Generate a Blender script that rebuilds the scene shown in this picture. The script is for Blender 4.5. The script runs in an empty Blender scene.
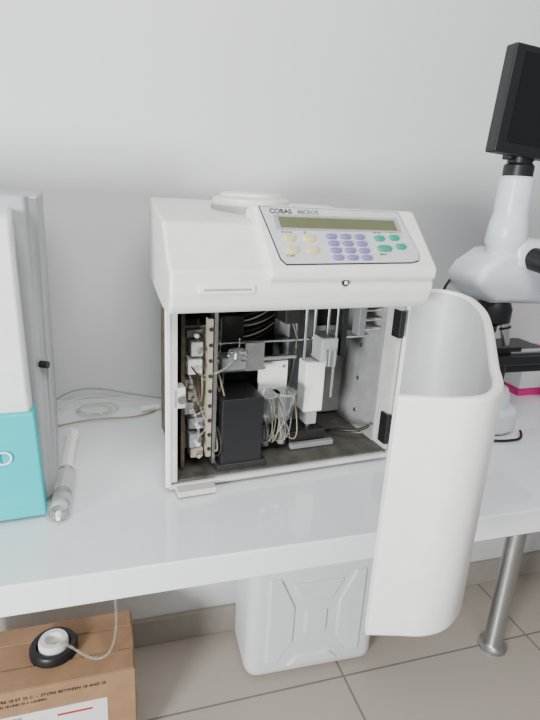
import bpy, bmesh, math, random
from mathutils import Vector, Matrix, Euler
S=bpy.context.scene
# ---------------- materials ----------------
MATS={}
def mat(name,col,rough=.5,metal=0,trans=0,noise=0.04,scale=30,bump=0,emis=None,alpha=1,ior=1.45,coat=0,sss=0):
    if name in MATS: return MATS[name]
    m=bpy.data.materials.new(name);m.use_nodes=True
    nt=m.node_tree;b=nt.nodes['Principled BSDF']
    b.inputs['Roughness'].default_value=rough;b.inputs['Metallic'].default_value=metal
    b.inputs['Transmission Weight'].default_value=trans;b.inputs['IOR'].default_value=ior
    b.inputs['Coat Weight'].default_value=coat
    if sss: b.inputs['Subsurface Weight'].default_value=sss; b.inputs['Subsurface Radius'].default_value=(.05,.05,.05)
    tc=nt.nodes.new('ShaderNodeTexCoord');n=nt.nodes.new('ShaderNodeTexNoise')
    n.inputs['Scale'].default_value=scale;n.inputs['Detail'].default_value=4
    nt.links.new(tc.outputs['Object'],n.inputs['Vector'])
    r=nt.nodes.new('ShaderNodeValToRGB')
    c=Vector(col)
    r.color_ramp.elements[0].position=.3;r.color_ramp.elements[1].position=.7
    r.color_ramp.elements[0].color=(*(c*(1-noise)),1);r.color_ramp.elements[1].color=(*[min(1,x*(1+noise)) for x in c],1)
    nt.links.new(n.outputs['Fac'],r.inputs['Fac']);nt.links.new(r.outputs['Color'],b.inputs['Base Color'])
    if bump:
        bp=nt.nodes.new('ShaderNodeBump');bp.inputs['Strength'].default_value=bump;bp.inputs['Distance'].default_value=.002
        nt.links.new(n.outputs['Fac'],bp.inputs['Height']);nt.links.new(bp.outputs['Normal'],b.inputs['Normal'])
    MATS[name]=m;return m
WHITE=mat('analyzer_white',(.82,.81,.77),.42)
WHITE2=mat('door_white',(.86,.855,.825),.4)
DISC=mat('disc_white',(.74,.74,.71),.35)
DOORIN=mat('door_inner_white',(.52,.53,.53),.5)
OFFW=mat('aged_white_plastic',(.55,.54,.50),.45,noise=.1)
GREY=mat('panel_grey',(.20,.205,.21),.5,noise=.12)
LGREY=mat('light_grey',(.36,.36,.36),.45,noise=.08)
LINER=mat('inner_liner_grey',(.30,.30,.295),.5,noise=.12)
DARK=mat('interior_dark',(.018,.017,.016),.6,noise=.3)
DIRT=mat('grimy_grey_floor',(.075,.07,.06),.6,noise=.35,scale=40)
BLACK=mat('black_plastic',(.012,.012,.013),.4)
CHROME=mat('chrome',(.75,.75,.75),.18,1)
STEEL=mat('steel',(.5,.5,.5),.38,1)
BEIGE=mat('beige_plastic',(.34,.30,.235),.5,noise=.2)
BROWN=mat('grimy_brown',(.09,.07,.05),.7,noise=.4,scale=60)
CLEAR=mat('clear_plastic',(.92,.94,.93),.08,trans=.92,ior=1.35)
TUBE=mat('clear_tubing',(.85,.85,.80),.15,trans=.85,ior=1.3)
TUBEY=mat('yellowed_tubing',(.42,.35,.23),.3,trans=.4,ior=1.3)
WTUBE=mat('white_tubing',(.75,.75,.72),.3,trans=.3,ior=1.3)
TEAL=mat('teal_plastic',(.0,.46,.49),.35)
MWHITE=mat('machine_white',(.74,.74,.75),.4)
MGREY=mat('machine_grey',(.40,.405,.415),.45)
SCOPE=mat('microscope_white',(.66,.72,.78),.3)
PINK=mat('pink_plastic',(.8,.02,.25),.4)
CARD=mat('cardboard',(.33,.195,.105),.8,noise=.12,scale=20,bump=.1)
LABEL=mat('paper_label',(.8,.79,.78),.6)
RED=mat('red_ink',(.5,.02,.04),.5)
INK=mat('black_ink',(.02,.02,.02),.6)
JUG=mat('hdpe_translucent',(.94,.96,.98),.35,trans=.18,noise=.02)
LCD=mat('lcd_green',(.13,.145,.075),.15,coat=.5)
YEL=mat('key_yellow',(.75,.62,.30),.45)
PUR=mat('key_purple',(.22,.20,.42),.45)
GRN=mat('key_green',(.02,.34,.22),.45)
SCREEN=mat('screen_black',(.006,.006,.007),.12,coat=.3)
# ---------------- helpers ----------------
def link(o,parent=None):
    S.collection.objects.link(o)
    if parent: o.parent=parent
    return o
def empty(name,loc=(0,0,0),rz=0):
    e=bpy.data.objects.new(name,None);e.location=loc;e.rotation_euler=(0,0,rz);e.empty_display_size=.05
    S.collection.objects.link(e);return e
def fin(name,bm,m,parent,smooth=True,bev=0,seg=3,auto=True,ang=35):
    me=bpy.data.meshes.new(name);bmesh.ops.recalc_face_normals(bm,faces=bm.faces);bm.to_mesh(me);bm.free()
    if smooth:
        for p in me.polygons:p.use_smooth=True
    o=bpy.data.objects.new(name,me)
    if m: me.materials.append(m)
    link(o,parent)
    if bev:
        md=o.modifiers.new('b','BEVEL');md.width=bev;md.segments=seg;md.limit_method='ANGLE';md.angle_limit=math.radians(ang);md.harden_normals=True
    elif smooth and auto:
        me.set_sharp_from_angle(angle=math.radians(40))
    return o
def box(name,x0,x1,y0,y1,z0,z1,m,parent=None,bev=0,seg=3,rot=None,pivot=None):
    bm=bmesh.new();bmesh.ops.create_cube(bm,size=1)
    for v in bm.verts:
        v.co=Vector((x0+(v.co.x+.5)*(x1-x0),y0+(v.co.y+.5)*(y1-y0),z0+(v.co.z+.5)*(z1-z0)))
    if rot:
        c=Vector(pivot) if pivot else Vector(((x0+x1)/2,(y0+y1)/2,(z0+z1)/2))
        bmesh.ops.rotate(bm,verts=bm.verts,cent=c,matrix=Euler(rot).to_matrix())
    return fin(name,bm,m,parent,smooth=bool(bev),bev=bev,seg=seg)
def cyl(name,p0,p1,r,m,parent=None,r2=None,seg=32,bev=0):
    p0=Vector(p0);p1=Vector(p1);d=p1-p0
    bm=bmesh.new();bmesh.ops.create_cone(bm,cap_ends=True,segments=seg,radius1=r,radius2=r if r2 is None else r2,depth=d.length)
    q=d.to_track_quat('Z','Y')
    bmesh.ops.transform(bm,matrix=Matrix.Translation((p0+p1)/2)@q.to_matrix().to_4x4(),verts=bm.verts)
    return fin(name,bm,m,parent,bev=bev)
def lathe(name,prof,c,m,parent=None,seg=40):
    bm=bmesh.new();rings=[]
    for r,z in prof:
        rings.append([bm.verts.new((c[0]+r*math.cos(2*math.pi*i/seg),c[1]+r*math.sin(2*math.pi*i/seg),c[2]+z)) for i in range(seg)])
    for a,b in zip(rings,rings[1:]):
        for i in range(seg): bm.faces.new((a[i],a[(i+1)%seg],b[(i+1)%seg],b[i]))
    bm.faces.new(rings[0]);bm.faces.new(rings[-1])
    return fin(name,bm,m,parent)
def prism(name,pts,axis,a0,a1,m,parent=None,bev=0,seg=3,ang=35):
    bm=bmesh.new()
    def P(p,a):
        return {'x':(a,p[0],p[1]),'y':(p[0],a,p[1]),'z':(p[0],p[1],a)}[axis]
    A=[bm.verts.new(P(p,a0)) for p in pts];B=[bm.verts.new(P(p,a1)) for p in pts]
    bm.faces.new(A);bm.faces.new(B[::-1]);n=len(pts)
    for i in range(n): bm.faces.new((A[i],A[(i+1)%n],B[(i+1)%n],B[i]))
    return fin(name,bm,m,parent,smooth=bool(bev),bev=bev,seg=seg,ang=ang)
def warp(o,f):
    for v in o.data.vertices: v.co=f(v.co.copy())
    return o
def tube(name,pts,r,m,parent=None,res=3,cyc=False):
    cu=bpy.data.curves.new(name,'CURVE');cu.dimensions='3D';cu.bevel_depth=r;cu.bevel_resolution=res;cu.resolution_u=10
    cu.use_fill_caps=True
    sp=cu.splines.new('NURBS');sp.points.add(len(pts)-1)
    for p,q in zip(sp.points,pts): p.co=(*q,1)
    sp.order_u=4;sp.use_endpoint_u=not cyc;sp.use_cyclic_u=cyc
    cu.materials.append(m);o=bpy.data.objects.new(name,cu);return link(o,parent)
def text(name,s,size,M,m,parent=None,ext=.0002,bold=0):
    cu=bpy.data.curves.new(name,'FONT');cu.body=s;cu.size=size;cu.extrude=ext;cu.offset=bold;cu.materials.append(m)
    o=bpy.data.objects.new(name,cu);link(o,parent);o.matrix_local=M;return o
def catmull(P,n=8):
    out=[]
    for i in range(len(P)-1):
        p0=Vector(P[max(i-1,0)]);p1=Vector(P[i]);p2=Vector(P[i+1]);p3=Vector(P[min(i+2,len(P)-1)])
        for k in range(n):
            t=k/n;out.append(.5*((2*p1)+(p2-p0)*t+(2*p0-5*p1+4*p2-p3)*t*t+(3*p1-p0-3*p2+p3)*t**3))
    out.append(Vector(P[-1]));return out
RX=Euler((math.pi/2,0,0)).to_matrix().to_4x4()
# ---------------- room ----------------
box('wall_back',-2.2,3.2,1.25,1.35,0,2.8,mat('wall_paint',(.70,.705,.705),.55,noise=.012,scale=2.5,bump=.02))
def floormat():
    m=bpy.data.materials.new('floor_tiles');m.use_nodes=True;nt=m.node_tree;b=nt.nodes['Principled BSDF']
    tc=nt.nodes.new('ShaderNodeTexCoord');mp=nt.nodes.new('ShaderNodeMapping');mp.inputs['Location'].default_value=(.02,.19,0)
    br=nt.nodes.new('ShaderNodeTexBrick');br.offset=0;br.inputs['Scale'].default_value=1
    br.inputs['Color1'].default_value=(.43,.385,.33,1);br.inputs['Color2'].default_value=(.45,.40,.345,1);br.inputs['Mortar'].default_value=(.19,.17,.15,1)
    br.inputs['Mortar Size'].default_value=.003;br.inputs['Brick Width'].default_value=.6;br.inputs['Row Height'].default_value=.6
    nt.links.new(tc.outputs['Object'],mp.inputs['Vector']);nt.links.new(mp.outputs['Vector'],br.inputs['Vector'])
    nt.links.new(br.outputs['Color'],b.inputs['Base Color']);b.inputs['Roughness'].default_value=.3
    return m
box('floor',-2.2,3.2,-2.5,1.35,-.1,0,floormat())
box('baseboard_back',-2.2,3.2,1.235,1.25,0,.085,mat('baseboard_tile',(.36,.33,.29),.4),bev=.002)
# ---------------- counter ----------------
TAB=empty('laboratory_counter')
TM=mat('white_laminate',(.79,.80,.825),.08,noise=.01,scale=5,coat=.4)
box('countertop',-1.8,2.9,.62,1.248,.703,.75,TM,TAB,bev=.003)
for i,x in enumerate((-1.4,1.05,2.5)):
    lathe('leg_%d'%i,[(.04,0),(.04,.008),(.028,.014),(.025,.02),(.025,.69),(.045,.695),(.045,.7)],(x,1.0,0),STEEL,TAB)
# ---------------- blood analyzer ----------------
A=empty('hematology_analyzer',(.121,.793,.75),math.radians(5.0))
def taper(k,u1=.392):
    return lambda c: Vector((c.x+k*max(0,c.y)*max(0,(u1-c.x)/(u1+.04)),c.y,c.z))
warp(box('left_side',-.036,-.026,.0,.345,.012,.32,WHITE,A,bev=.003),taper(.2))
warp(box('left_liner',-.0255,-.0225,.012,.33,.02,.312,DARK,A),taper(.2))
box('right_side',.392,.402,.03,.345,.012,.32,WHITE,A,bev=.003)
warp(box('back_panel',-.03,.393,.335,.345,.012,.32,GREY,A),taper(.2))
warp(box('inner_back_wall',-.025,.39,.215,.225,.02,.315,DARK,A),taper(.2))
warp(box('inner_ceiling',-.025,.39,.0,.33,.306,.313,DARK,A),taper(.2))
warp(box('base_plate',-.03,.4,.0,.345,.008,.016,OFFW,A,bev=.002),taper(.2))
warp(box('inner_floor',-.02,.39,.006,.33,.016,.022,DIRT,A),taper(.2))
for i,(x,y) in enumerate([(0,.02),(.38,.04),(.06,.32),(.38,.32)]):
    cyl('foot_%d'%i,(x,y,0),(x,y,.009),.012,BLACK,A)
# lid (hood)
prof=[(.35,.462),(.35,.30),(.0,.312),(-.035,.312),(-.046,.322),(-.053,.345),(-.051,.376),(-.034,.388),(.012,.439)]
hood=prism('hood',prof,'x',-.039,.402,WHITE,A,bev=.006,seg=4,ang=20)
warp(hood,taper(.12))
box('printer_slot_frame',.0,.086,-.0555,-.045,.343,.356,WHITE2,A,bev=.003)
box('printer_slot',.008,.078,-.0562,-.05,.3485,.3515,LGREY,A)
lathe('tray_disc_gap',[(.072,-.010),(.072,.003),(.0001,.003)],(.157,.180,.455),LGREY,A)
lathe('tray_disc',[(.066,-.004),(.070,.007),(.070,.014),(.064,.018),(.058,.018),(.055,.024),(.048,.027),(.03,.028),(.0001,.028)],(.157,.180,.455),DISC,A)
box('rear_vent_block',.27,.33,.20,.28,.446,.464,WHITE,A,bev=.005)
# console
top=Vector((0,.024,.465));bot=Vector((0,-.060,.380))
prism('console_body',[(.06,.435),(.06,.458),(.042,.465),(.024,.465),(-.060,.380),(-.060,.364),(-.04,.352),(.05,.40)],'x',.104,.400,WHITE,A,bev=.006,seg=4,ang=20)
sl=(top-bot);t=sl.normalized();n=Vector((0,-t.z,t.y))
F=Matrix(((1,0,0,.112),(0,t.y,n.y,bot.y),(0,t.z,n.z,bot.z),(0,0,0,1)))
CP=bpy.data.objects.new('control_panel',None);link(CP,A);CP.matrix_local=F@Matrix.Diagonal((.93,1,1,1))
def poly(name,pts,z0,z1,m,bev=0): return prism(name,pts,'z',z0,z1,m,CP,bev=bev)
poly('panel_rim',[(.0,.116),(.270,.116),(.280,.028),(.274,.014),(.258,.010),(.02,.006),(.012,.016)],0,.0018,INK)
poly('panel_face',[(.0015,.1145),(.2685,.1145),(.2785,.0285),(.273,.0155),(.258,.0115),(.0205,.0075),(.0135,.017)],0,.0024,mat('panel_film',(.58,.60,.61),.4))
box('lcd_bezel',.020,.260,.070,.100,.002,.0032,LGREY,CP)
box('lcd_window',.028,.252,.074,.095,.003,.0036,LCD,CP)
def key(nm,x,y,m,rx=.0095,ry=.0055):
    bm=bmesh.new();seg=20
    vs=[]
    for z,s in ((.002,1),(.0045,1),(.0055,.85)):
        vs.append([bm.verts.new((x+rx*s*math.copysign(abs(math.cos(2*math.pi*i/seg))**.7,math.cos(2*math.pi*i/seg)),y+ry*s*math.copysign(abs(math.sin(2*math.pi*i/seg))**.7,math.sin(2*math.pi*i/seg)),z)) for i in range(seg)])
    for a,b in zip(vs,vs[1:]):
        for i in range(seg): bm.faces.new((a[i],a[(i+1)%seg],b[(i+1)%seg],b[i]))
    bm.faces.new(vs[-1]);fin(nm,bm,m,CP)
k=0
for r in range(2):
    for c in range(2): key('key_y%d'%k,.036+c*.036,.053-r*.022,YEL,.0110,.0055);k+=1
for r in range(4):
    for c in range(3): key('key_p%d'%k,.115+c*.027,.059-r*.0135,PUR,.0105,.0048);k+=1
key('key_g0',.208,.057,GRN,.0105);key('key_g1',.239,.059,GRN,.0105);key('key_g2',.211,.037,GRN,.015,.006);key('key_g3',.246,.041,GRN,.0105)
text('logo_text','COBAS',.0125,Matrix.Translation((.016,.1025,.0026)),INK,CP,bold=.0003)
text('model_text','MICROS',.0110,Matrix.Translation((.066,.1028,.0026)),GREY,CP,bold=.0004)
for i,(x,y,s) in enumerate([(.026,.064,'STATUS'),(.066,.064,'ID'),(.024,.020,'START'),(.200,.068,'ENTER'),(.230,.0695,'CLEAR'),(.197,.024,'PRINT')]):
    text('key_text_%d'%i,s,.0055,Matrix.Translation((x,y,.0026)),INK,CP)
cyl('indicator_ring',(.232,-.0565,.358),(.232,-.047,.358),.0055,BLACK,A)
cyl('indicator_knob',(.232,-.0572,.358),(.232,-.05,.358),.003,WHITE2,A)
# --- interior ---
box('left_frame',-.026,-.016,.002,.014,.02,.312,OFFW,A,bev=.001)
box('left_pcb',-.004,.002,.03,.2,.03,.3,BROWN,A)
box('manifold_block',.006,.046,.06,.11,.05,.27,BEIGE,A,bev=.002)
random.seed(11)
zz=.045
i=0
while zz<.27:
    h=random.uniform(.010,.028);w_=random.uniform(.014,.028);x0=random.uniform(.002,.014);y0=random.uniform(.018,.045)
    box('valve_%d'%i,x0,x0+w_,y0,y0+.03,zz,zz+h,random.choice([LGREY,BEIGE,OFFW,GREY,BEIGE]),A,bev=.002)
    cyl('valve_port_%d'%i,(x0+w_/2,y0-.014,zz+h/2),(x0+w_/2,y0+.002,zz+h/2),.0035,random.choice([TUBE,OFFW,CHROME]),A)
    zz+=h+random.uniform(.003,.012);i+=1
box('left_arm',-.024,-.002,.002,.03,.15,.185,OFFW,A,bev=.003)
cyl('left_arm_pin',(-.010,-.004,.167),(-.010,.004,.167),.007,CHROME,A)
box('left_bracket_rail',.050,.056,.03,.05,.03,.30,STEEL,A)
box('valve_bar',.037,.045,.02,.035,.05,.29,BEIGE,A)
for i in range(9):
    cyl('bar_screw_%d'%i,(.041,.017,.065+i*.026),(.041,.021,.065+i*.026),.003,DARK,A)
box('pump_box',.062,.136,.015,.11,.03,.152,BLACK,A,bev=.002)
box('pump_base',.055,.145,.012,.12,.02,.034,DARK,A,bev=.002)
cyl('guide_rod_top',(.055,.07,.203),(.215,.07,.203),.0045,CHROME,A)
cyl('guide_rod_back',(.055,.10,.225),(.39,.10,.225),.003,CHROME,A)
cyl('guide_rod_low',(.055,.09,.176),(.16,.09,.176),.003,STEEL,A)
box('carriage',.07,.115,.05,.09,.190,.213,GREY,A,bev=.003)
box('carriage_motor',.075,.125,.10,.15,.225,.275,DARK,A,bev=.003)
box('carriage_bracket',.115,.150,.06,.066,.185,.235,STEEL,A)
lathe('carriage_cup',[(.014,0),(.018,.006),(.016,.016),(.006,.02)],(.095,.04,.213),CLEAR,A)
box('sensor_plate',.152,.208,.085,.091,.125,.190,WHITE2,A)
cyl('sensor_screw_a',(.160,.083,.180),(.160,.086,.180),.003,STEEL,A)
cyl('sensor_screw_b',(.200,.083,.180),(.200,.086,.180),.003,STEEL,A)
for i,x in enumerate((.158,.190)):
    lathe('chamber_%d'%i,[(.004,-.03),(.005,-.02),(.014,-.01),(.018,.01),(.019,.035),(.021,.037),(.021,.04),(.013,.04)],(x,.050,.105),CLEAR,A)
    cyl('chamber_port_%d'%i,(x,.055,.040),(x,.055,.075),.007,GREY,A)
box('lower_block',.145,.21,.07,.12,.02,.06,DARK,A,bev=.002)
box('center_plate',.215,.30,.17,.176,.03,.31,GREY,A)
box('center_plate_fold',.215,.219,.11,.176,.03,.31,GREY,A)
box('syringe_holder',.240,.280,.070,.105,.088,.188,WHITE2,A,bev=.003)
box('syringe_holder_foot',.249,.272,.075,.105,.060,.09,LGREY,A,bev=.002)
cyl('syringe_piston',(.260,.090,.022),(.260,.090,.062),.006,CHROME,A)
box('needle_carriage',.260,.294,.055,.10,.192,.237,LGREY,A,bev=.003)
cyl('needle_block',(.277,.05,.187),(.277,.05,.217),.010,CHROME,A)
cyl('needle_rod',(.290,.06,.12),(.290,.06,.305),.0022,CHROME,A)
cyl('lift_rod_a',(.260,.09,.2),(.260,.09,.31),.0035,CHROME,A)
cyl('lift_rod_b',(.288,.09,.2),(.288,.09,.31),.0035,CHROME,A)
cyl('lift_rod_c',(.237,.08,.19),(.237,.08,.31),.003,CHROME,A)
box('drive_rail',.302,.312,.06,.08,.20,.31,BLACK,A)
box('drive_motor',.205,.235,.10,.165,.255,.306,DARK,A,bev=.002)
box('right_inner_plate',.30,.389,.19,.196,.03,.225,LINER,A)
box('right_inner_plate_slot',.315,.345,.186,.189,.10,.18,GREY,A,bev=.004)
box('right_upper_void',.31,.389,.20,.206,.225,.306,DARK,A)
box('right_liner',.386,.391,.05,.21,.022,.306,LINER,A)
for i in range(3): cyl('liner_screw_%d'%i,(.383,.12,.06+i*.07),(.387,.12,.06+i*.07),.004,STEEL,A)
box('top_crossbar',.28,.385,.12,.126,.218,.232,LGREY,A)
for i in range(3):
    z=.250+i*.018
    cyl('rail_%d'%i,(.340,.06,z),(.386,.06,z),.003,CHROME,A)
box('rail_block',.330,.345,.05,.075,.24,.295,GREY,A,bev=.002)
box('hinge_upper',.385,.396,.002,.026,.245,.295,BLACK,A,bev=.001)
box('hinge_lower',.383,.394,.002,.026,.035,.095,BLACK,A,bev=.001)
box('right_jamb',.389,.397,.01,.05,.02,.312,OFFW,A)
box('front_sill',.05,.385,.002,.006,.014,.019,LGREY,A)
box('drip_tray',-.02,.045,-.022,.03,.004,.014,OFFW,A,bev=.002)
box('lower_valve_body',.215,.29,.07,.13,.022,.05,DARK,A,bev=.002)
box('lower_pipe_rack',.21,.30,.05,.062,.024,.034,GREY,A,bev=.002)
random.seed(4)
TT=[TUBE,TUBEY,TUBE,TUBEY,TUBE,DARK]
for i in range(30):
    x0=random.uniform(.0,.06);x1=random.uniform(.02,.11)
    z0=random.uniform(.05,.28);z1=random.uniform(.03,.29)
    y=random.uniform(.0,.05)
    tube('tubing_%d'%i,[(x0,y+.03,z0),(x0+.01,y-.005,(z0*2+z1)/3+random.uniform(-.03,.03)),(x1-.01,y+.005,(z0+2*z1)/3-.02),(x1,y+.05,z1)],.0014,TT[i%6],A)
for i in range(14):
    x0=random.uniform(.14,.21);x1=x0+random.uniform(-.03,.05)
    tube('tubing_c%d'%i,[(x0,.07,.05),(x0+random.uniform(-.02,.02),.03,.04),(x1,.03,.05+random.uniform(0,.06)),(x1,.07,.14)],.0011,TT[i%6],A)
for i in range(7):
    z=.290-i*.008
    tube('wire_%d'%i,[(.06,.15,z),(.10,.09,z-.02-random.random()*.02),(.15,.09,z-.01),(.2,.14,z)],.0014,[BLACK,TUBEY,BLACK,GREY][i%4],A)
for i in range(5):
    tube('loom_%d'%i,[(.215,.13,.30-i*.004),(.235,.10,.27-i*.01),(.225,.09,.22),(.23,.12,.16-i*.01),(.22,.13,.05)],.0012,[BLACK,TUBEY,TUBE,BLACK,GREY][i],A)
tube('cable_r',[(.31,.1,.03),(.33,.06,.05),(.35,.05,.04),(.37,.04,.06)],.003,BLACK,A)
tube('cable_r2',[(.34,.1,.03),(.35,.06,.04),(.365,.05,.035),(.38,.05,.045)],.0012,TUBEY,A)
# --- door ---
path=catmull([(.405,.012),(.44,.016),(.472,.008),(.488,-.018),(.482,-.06),(.448,-.125),(.395,-.195),(.338,-.262),(.284,-.325),(.25,-.366),(.224,-.390),(.198,-.403),(.17,-.403),(.14,-.392),(.110,-.381)],5)
def door():
    bm=bmesh.new();N=len(path);th=.012
    ln=[0]
    for a,b in zip(path,path[1:]): ln.append(ln[-1]+(b-a).length)
    rows=[]
    for i,p in enumerate(path):
        d=(path[min(i+1,N-1)]-path[max(i-1,0)]).normalized();nn=Vector((-d.y,d.x))
        f=ln[i]/ln[-1]
        zt=.332-.024*min(1,max(0,(f-.1)/.6));zb=.025
        o=p-nn*th/2;r=p+nn*th/2
        pr=[(o,zb+.006),(o,zt-.005),(o.lerp(r,.12),zt-.0015),(o.lerp(r,.3),zt),(o.lerp(r,.7),zt),(o.lerp(r,.88),zt-.0015),(r,zt-.005),(r,zb+.006),(o.lerp(r,.75),zb),(o.lerp(r,.25),zb)]
        rows.append([bm.verts.new((a.x,a.y,z)) for a,z in pr])
    K=10
    sides={6:[],0:[]}
    for a,b in zip(rows,rows[1:]):
        for k in range(K):
            f=bm.faces.new((a[k],a[(k+1)%K],b[(k+1)%K],b[k]))
            if k in sides: sides[k].append(f)
    bm.faces.new(rows[0]);bm.faces.new(rows[-1])
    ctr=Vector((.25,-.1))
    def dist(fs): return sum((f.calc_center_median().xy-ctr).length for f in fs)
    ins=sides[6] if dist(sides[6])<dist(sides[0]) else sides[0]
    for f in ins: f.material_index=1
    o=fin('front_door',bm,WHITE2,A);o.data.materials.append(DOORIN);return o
door()
# ---------------- left machine ----------------
M=empty('chemistry_analyzer',(-.093,.763,.75),math.radians(4))
b1=prism('main_body',[(-.42,.03),(-.002,.03),(.004,.040),(.016,.060),(.016,.40),(-.42,.40)],'z',.01,.463,MGREY,M,bev=.006)
warp(b1,lambda c: Vector((c.x,c.y+(.05 if (c.z>.3 and c.y<.045) else (.02 if c.z>.3 and c.y<.1 else 0)),c.z)))
def tp(c):
    if c.x>-.2: c.x-=max(0,(c.z-.13))*.03
    return c
warp(prism('front_fascia_white',[(.0,.17),(-.004,.21),(.035,.41),(.05,.437),(.085,.448),(.10,.43),(.055,.38),(.034,.2),(.034,.17)],'x',-.42,-.008,MWHITE,M,bev=.008),tp)
warp(prism('front_fascia_teal',[(-.002,.006),(-.008,.168),(-.004,.175),(.034,.175),(.034,.006)],'x',-.42,.0,TEAL,M,bev=.004),lambda c: Vector((c.x-(.006 if (c.x>-.2 and c.z>.1) else 0),c.y,c.z)))
cyl('side_lock',(.004,.057,.225),(.0145,.051,.225),.0055,BLACK,M)
text('brand_text','D',.03,Matrix.Translation((-.06,-.0085,.10))@RX,LABEL,M)
for i,(x,y) in enumerate([(-.03,.06),(-.03,.37),(-.39,.06),(-.39,.37)]):
    cyl('foot_%d'%i,(x,y,0),(x,y,.012),.012,BLACK,M)
# ---------------- syringe ----------------
Y=empty('plastic_syringe',(-.075,.746,.766),math.radians(-1.5))
cyl('barrel',(0,.0,0),(0,.125,0),.0145,CLEAR,Y)
cyl('liquid_seal',(0,.04,0),(0,.055,0),.0135,LGREY,Y)
cyl('flange',(0,.125,0),(0,.129,0),.0155,WHITE2,Y)
box('plunger_rib_v',-.0015,.0015,.055,.27,-.009,.009,WHITE2,Y)
box('plunger_rib_h',-.009,.009,.055,.27,-.0015,.0015,WHITE2,Y)
cyl('thumb_rest',(0,.27,0),(0,.274,0),.013,WHITE2,Y)
cyl('nozzle',(0,0,0),(0,-.014,0),.005,WHITE2,Y,r2=.003)
# ---------------- tubing on counter ----------------
C=empty('coiled_tubing',(.02,1.16,.7525))
for j in range(2):
    tube('loop_%d'%j,[((.038+.006*j)*math.cos(a)-.05+.01*j,(.028+.004*j)*math.sin(a),.002+.003*j+.004*math.sin(a*2)**2) for a in [i*math.pi/5 for i in range(10)]],.0018,TUBE,C,cyc=True)
tube('tail_a',[(-.14,0,.002),(-.1,.03,.02),(-.04,.03,.03),(.0,.0,.02),(.05,.02,.012),(.10,-.02,.003)],.0024,WTUBE,C)
tube('tail_b',[(-.12,-.07,.002),(-.05,-.05,.006),(0,-.06,.004),(.05,-.05,.003),(.08,-.02,0)],.0018,TUBEY,C)
tube('cord',[(-.14,.06,.002),(-.1,.05,.04),(-.02,.07,.03),(.05,.05,.01),(.11,.04,.006)],.0024,LGREY,C)
cyl('connector',(.05,-.02,.006),(.09,-.01,.006),.006,WHITE2,C)
# ---------------- jerrycan ----------------
J=empty('jerrycan',(.497,1.042,0),math.radians(-2))
bm=bmesh.new();bmesh.ops.create_cube(bm,size=1)
for v in bm.verts: v.co=Vector((v.co.x*.36,(v.co.y+.5)*.18,.002+(v.co.z+.5)*.40))
bmesh.ops.bevel(bm,geom=bm.edges[:],offset=.035,segments=5,affect='EDGES',profile=.5)
fin('tank',bm,JUG,J,auto=False)
def rib(nm,pts): prism(nm,pts,'y',-.006,.02,JUG,J,bev=.005,seg=3)
rib('emboss_top',[(-.07,.30),(.07,.30),(.04,.24),(-.04,.24)])
rib('emboss_bottom',[(-.045,.07),(.045,.07),(.075,.04),(-.075,.04)])
rib('emboss_left',[(-.13,.06),(-.13,.32),(-.10,.32),(-.06,.23),(-.06,.12),(-.10,.06)])
rib('emboss_right',[(.13,.06),(.13,.32),(.10,.32),(.06,.23),(.06,.12),(.10,.06)])
rib('emboss_center',[(-.03,.14),(-.03,.21),(.03,.21),(.03,.14)])
cyl('cap',(-.09,.09,.40),(-.09,.09,.43),.03,LGREY,J)
tube('handle',[(-.03,.09,.39),(-.02,.09,.44),(.05,.09,.445),(.1,.09,.44),(.11,.09,.39)],.011,JUG,J)
# ---------------- cardboard box ----------------
B=empty('cardboard_box',(.035,.93,0))
box('carton',-.40,0,0,.175,.001,.25,CARD,B,bev=.003,seg=2)
box('flap_front',-.39,-.004,.003,.055,.250,.2525,CARD,B)
box('flap_back',-.39,-.004,.125,.172,.250,.2525,CARD,B)
box('label',-.32,-.06,-.0012,0,.04,.190,LABEL,B)
box('label_bar',-.16,-.09,-.002,-.001,.168,.173,RED,B)
text('label_text','REACTIF',.014,Matrix.Translation((-.28,-.0015,.174))@RX,INK,B)
for i in range(4): box('label_line_%d'%i,-.30,-.19-.03*(i%2),-.002,-.001,.16-i*.012,.163-i*.012,GREY,B)
text('carton_text','A CONSERVER ENTRE 18 ET 25 C  -  STORE BETWEEN 18 AND 25',.010,Matrix.Translation((-.35,-.001,.228))@RX,INK,B)
text('carton_text_b','ZWISCHEN 18 UND 25 C LAGERN',.008,Matrix.Translation((-.30,-.001,.216))@RX,INK,B)
K=(-.168,.092,.2505)
lathe('container_neck',[(.050,0),(.050,.014),(.046,.020),(.036,.020),(.034,.006),(.0001,.006)],K,BLACK,B)
lathe('container_cap',[(.031,.004),(.031,.026),(.028,.032),(.018,.032),(.016,.020),(.0001,.020)],K,WHITE2,B)
tube('dip_tube',[(-.168,.09,.27),(-.14,.06,.30),(-.10,.03,.27),(-.055,.02,.268),(-.03,.06,.30),(-.04,.16,.40),(-.06,.2,.5),(-.06,.22,.6)],.0026,TUBE,B)
# ---------------- microscope ----------------
G=empty('microscope',(.80,.95,.75))
prism('base',[(-.050,-.05),(-.03,-.072),(.02,-.078),(.055,-.07),(.07,-.05),(.075,.13),(-.045,.13)],'z',.004,.060,SCOPE,G,bev=.018,seg=4)
lathe('lamp_housing',[(.050,.04),(.050,.085),(.044,.100),(.03,.104),(.028,.106)],(.008,-.015,0),SCOPE,G)
lathe('condenser',[(.02,.10),(.028,.112),(.032,.15),(.024,.162)],(.01,0,0),BLACK,G)
box('arm',.02,.09,.075,.135,.26,.36,SCOPE,G,bev=.02,seg=4)
box('arm_column',.025,.085,.078,.130,.05,.28,BLACK,G,bev=.006,seg=3)
cyl('focus_knob',(.075,.09,.09),(.12,.09,.09),.026,BLACK,G,bev=.003)
cyl('focus_knob_fine',(.12,.09,.09),(.135,.09,.09),.015,STEEL,G,bev=.002)
box('stage',-.055,.15,-.07,.075,.163,.182,BLACK,G,bev=.003)
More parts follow.
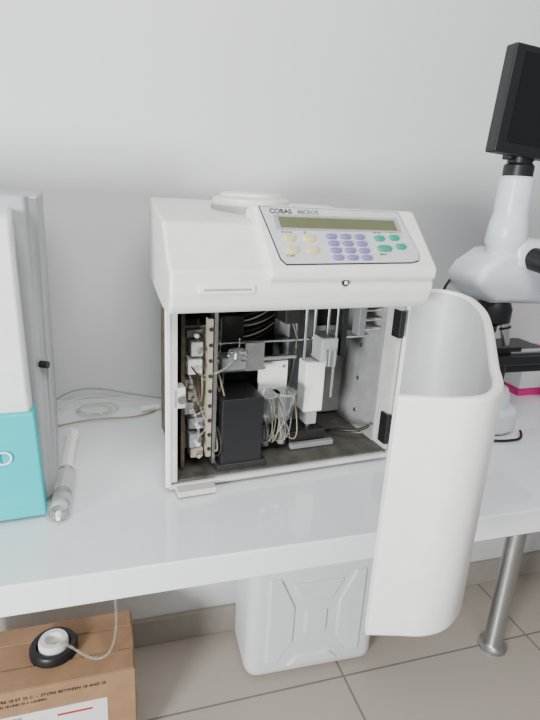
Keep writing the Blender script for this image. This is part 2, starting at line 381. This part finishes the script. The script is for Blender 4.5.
box('stage_under',-.035,.12,-.055,.06,.142,.164,BLACK,G,bev=.003)
box('stage_mover',-.045,.05,-.05,-.03,.182,.197,BLACK,G,bev=.002)
box('stage_clip',.02,.13,-.055,-.035,.182,.189,CHROME,G,bev=.001)
box('specimen_slide',-.01,.06,-.02,.005,.182,.184,CLEAR,G)
cyl('stage_knob',(.0,-.055,.11),(.0,-.055,.165),.010,BLACK,G)
cyl('stage_knob_b',(.0,-.055,.085),(.0,-.055,.11),.007,CHROME,G)
lathe('nosepiece',[(.024,.240),(.038,.246),(.038,.275),(.030,.292)],(.0,0,0),BLACK,G)
for i,(dx,dy,l) in enumerate([(-.022,-.01,.045),(.016,-.02,.055),(.02,.016,.035),(-.012,.02,.03)]):
    cyl('objective_%d'%i,(dx,dy,.25),(dx*1.5,dy*1.5,.25-l),.0115,CHROME,G,r2=.007)
    cyl('objective_ring_%d'%i,(dx*1.15,dy*1.15,.236),(dx*1.2,dy*1.2,.232),.0122,BLACK,G)
prism('upper_arm',[(-.085,.335),(-.07,.31),(-.03,.288),(.12,.285),(.16,.33),(.16,.37),(.03,.40),(-.02,.395),(-.065,.365)],'y',-.04,.08,SCOPE,G,bev=.018,seg=4)
lathe('head_base',[(.036,.375),(.036,.40),(.042,.41),(.038,.45),(.033,.47),(.032,.475)],(-.000,0,0),SCOPE,G)
cyl('eyepiece_a',(.035,-.03,.385),(.070,-.10,.370),.023,BLACK,G,bev=.003)
cyl('eyepiece_b',(.09,-.0,.385),(.15,-.07,.375),.023,BLACK,G,bev=.003)
box('binocular_body',.0,.10,-.045,.04,.355,.42,SCOPE,G,bev=.018,seg=4)
lathe('photo_tube',[(.034,.46),(.034,.535),(.029,.54)],(-.000,0,0),SCOPE,G)
lathe('photo_tube_ring',[(.029,.535),(.029,.560),(.024,.565),(.024,.585)],(-.000,0,0),BLACK,G)
def mon(o):
    c=Vector((.04,0,.57));R=Matrix.Rotation(math.radians(3.5),3,'Y')
    return warp(o,lambda v:c+R@(v-c))
box('monitor_stem',-.034,.028,-.012,.014,.570,.60,BLACK,G,bev=.003)
mon(box('monitor_housing',-.091,.17,-.034,-.004,.571,.756,BLACK,G,bev=.004))
mon(box('monitor_screen',-.068,.155,-.0355,-.033,.592,.744,SCREEN,G))
tube('power_cord',[(-.03,.05,.34),(-.07,.06,.34),(-.095,.06,.30),(-.09,.07,.25),(-.04,.09,.2)],.003,BLACK,G)
tube('base_cord',[(-.05,-.06,.004),(-.03,-.095,.004),(.03,-.10,.004),(.06,-.095,.004),(.07,-.07,.01)],.003,BLACK,G)
# ---------------- small items at right ----------------
P=empty('slide_storage_box',(1.10,1.13,.75))
box('tray',-.055,.06,-.04,.05,0,.022,PINK,P,bev=.003)
box('carton',-.06,.06,-.045,.05,.022,.10,MWHITE,P,bev=.003)
box('lid',-.062,.062,-.047,.052,.10,.118,PINK,P,bev=.003)
P2=empty('specimen_jar',(1.12,1.03,.75))
lathe('jar_body',[(.03,0),(.033,.004),(.033,.05),(.03,.054)],(0,0,0),MWHITE,P2)
lathe('jar_lid',[(.036,.05),(.036,.07),(.034,.073)],(0,0,0),LGREY,P2)
# ---------------- hanging tube under counter
H=empty('drain_hose',(0,0,0))
tube('hose',[(.22,1.235,.62),(.25,1.2,.4),(.24,1.15,.30),(.30,1.10,.29),(.36,1.12,.38),(.38,1.14,.46)],.004,WTUBE,H)
# ---------------- light ----------------
w=bpy.data.worlds.new('world');S.world=w;w.use_nodes=True
w.node_tree.nodes['Background'].inputs['Color'].default_value=(.93,.965,1,1);w.node_tree.nodes['Background'].inputs['Strength'].default_value=.29
def area(nm,loc,target,sx,sy,e,col=(1,1,1)):
    l=bpy.data.lights.new(nm,'AREA');l.shape='RECTANGLE';l.size=sx;l.size_y=sy;l.energy=e;l.color=col
    o=bpy.data.objects.new(nm,l);link(o);o.location=loc;o.rotation_euler=(Vector(target)-Vector(loc)).to_track_quat('-Z','Y').to_euler();return o
area('window_light',(-1.25,-.65,.98),(.5,1.1,1.2),.5,.45,72,(.97,.99,1))
area('overhead_fill',(.1,-.5,2.7),(.3,.9,.8),1.6,1.2,50,(1,.995,.98))  # added fill from above, lifts the counter where window light only grazes
# ---------------- camera ----------------
def setcam(yaw,pitch,roll,cz,f=540):
    y=math.radians(yaw);p=math.radians(pitch);r=math.radians(roll)
    fwd=Vector((math.sin(y)*math.cos(p),math.cos(y)*math.cos(p),-math.sin(p)))
    right=Vector((math.cos(y),-math.sin(y),0)); up=right.cross(fwd)
    R=right*math.cos(r)+up*math.sin(r); U=up*math.cos(r)-right*math.sin(r)
    cd=bpy.data.cameras.new('camera');co=bpy.data.objects.new('camera',cd);link(co)
    m=Matrix((R,U,-fwd)).transposed().to_4x4();m.translation=(0,0,cz);co.matrix_world=m
    cd.sensor_fit='VERTICAL';cd.sensor_height=24;cd.lens=24*f/720;cd.clip_start=.02
    S.camera=co
setcam(17.7,17.4,3.2,1.237)
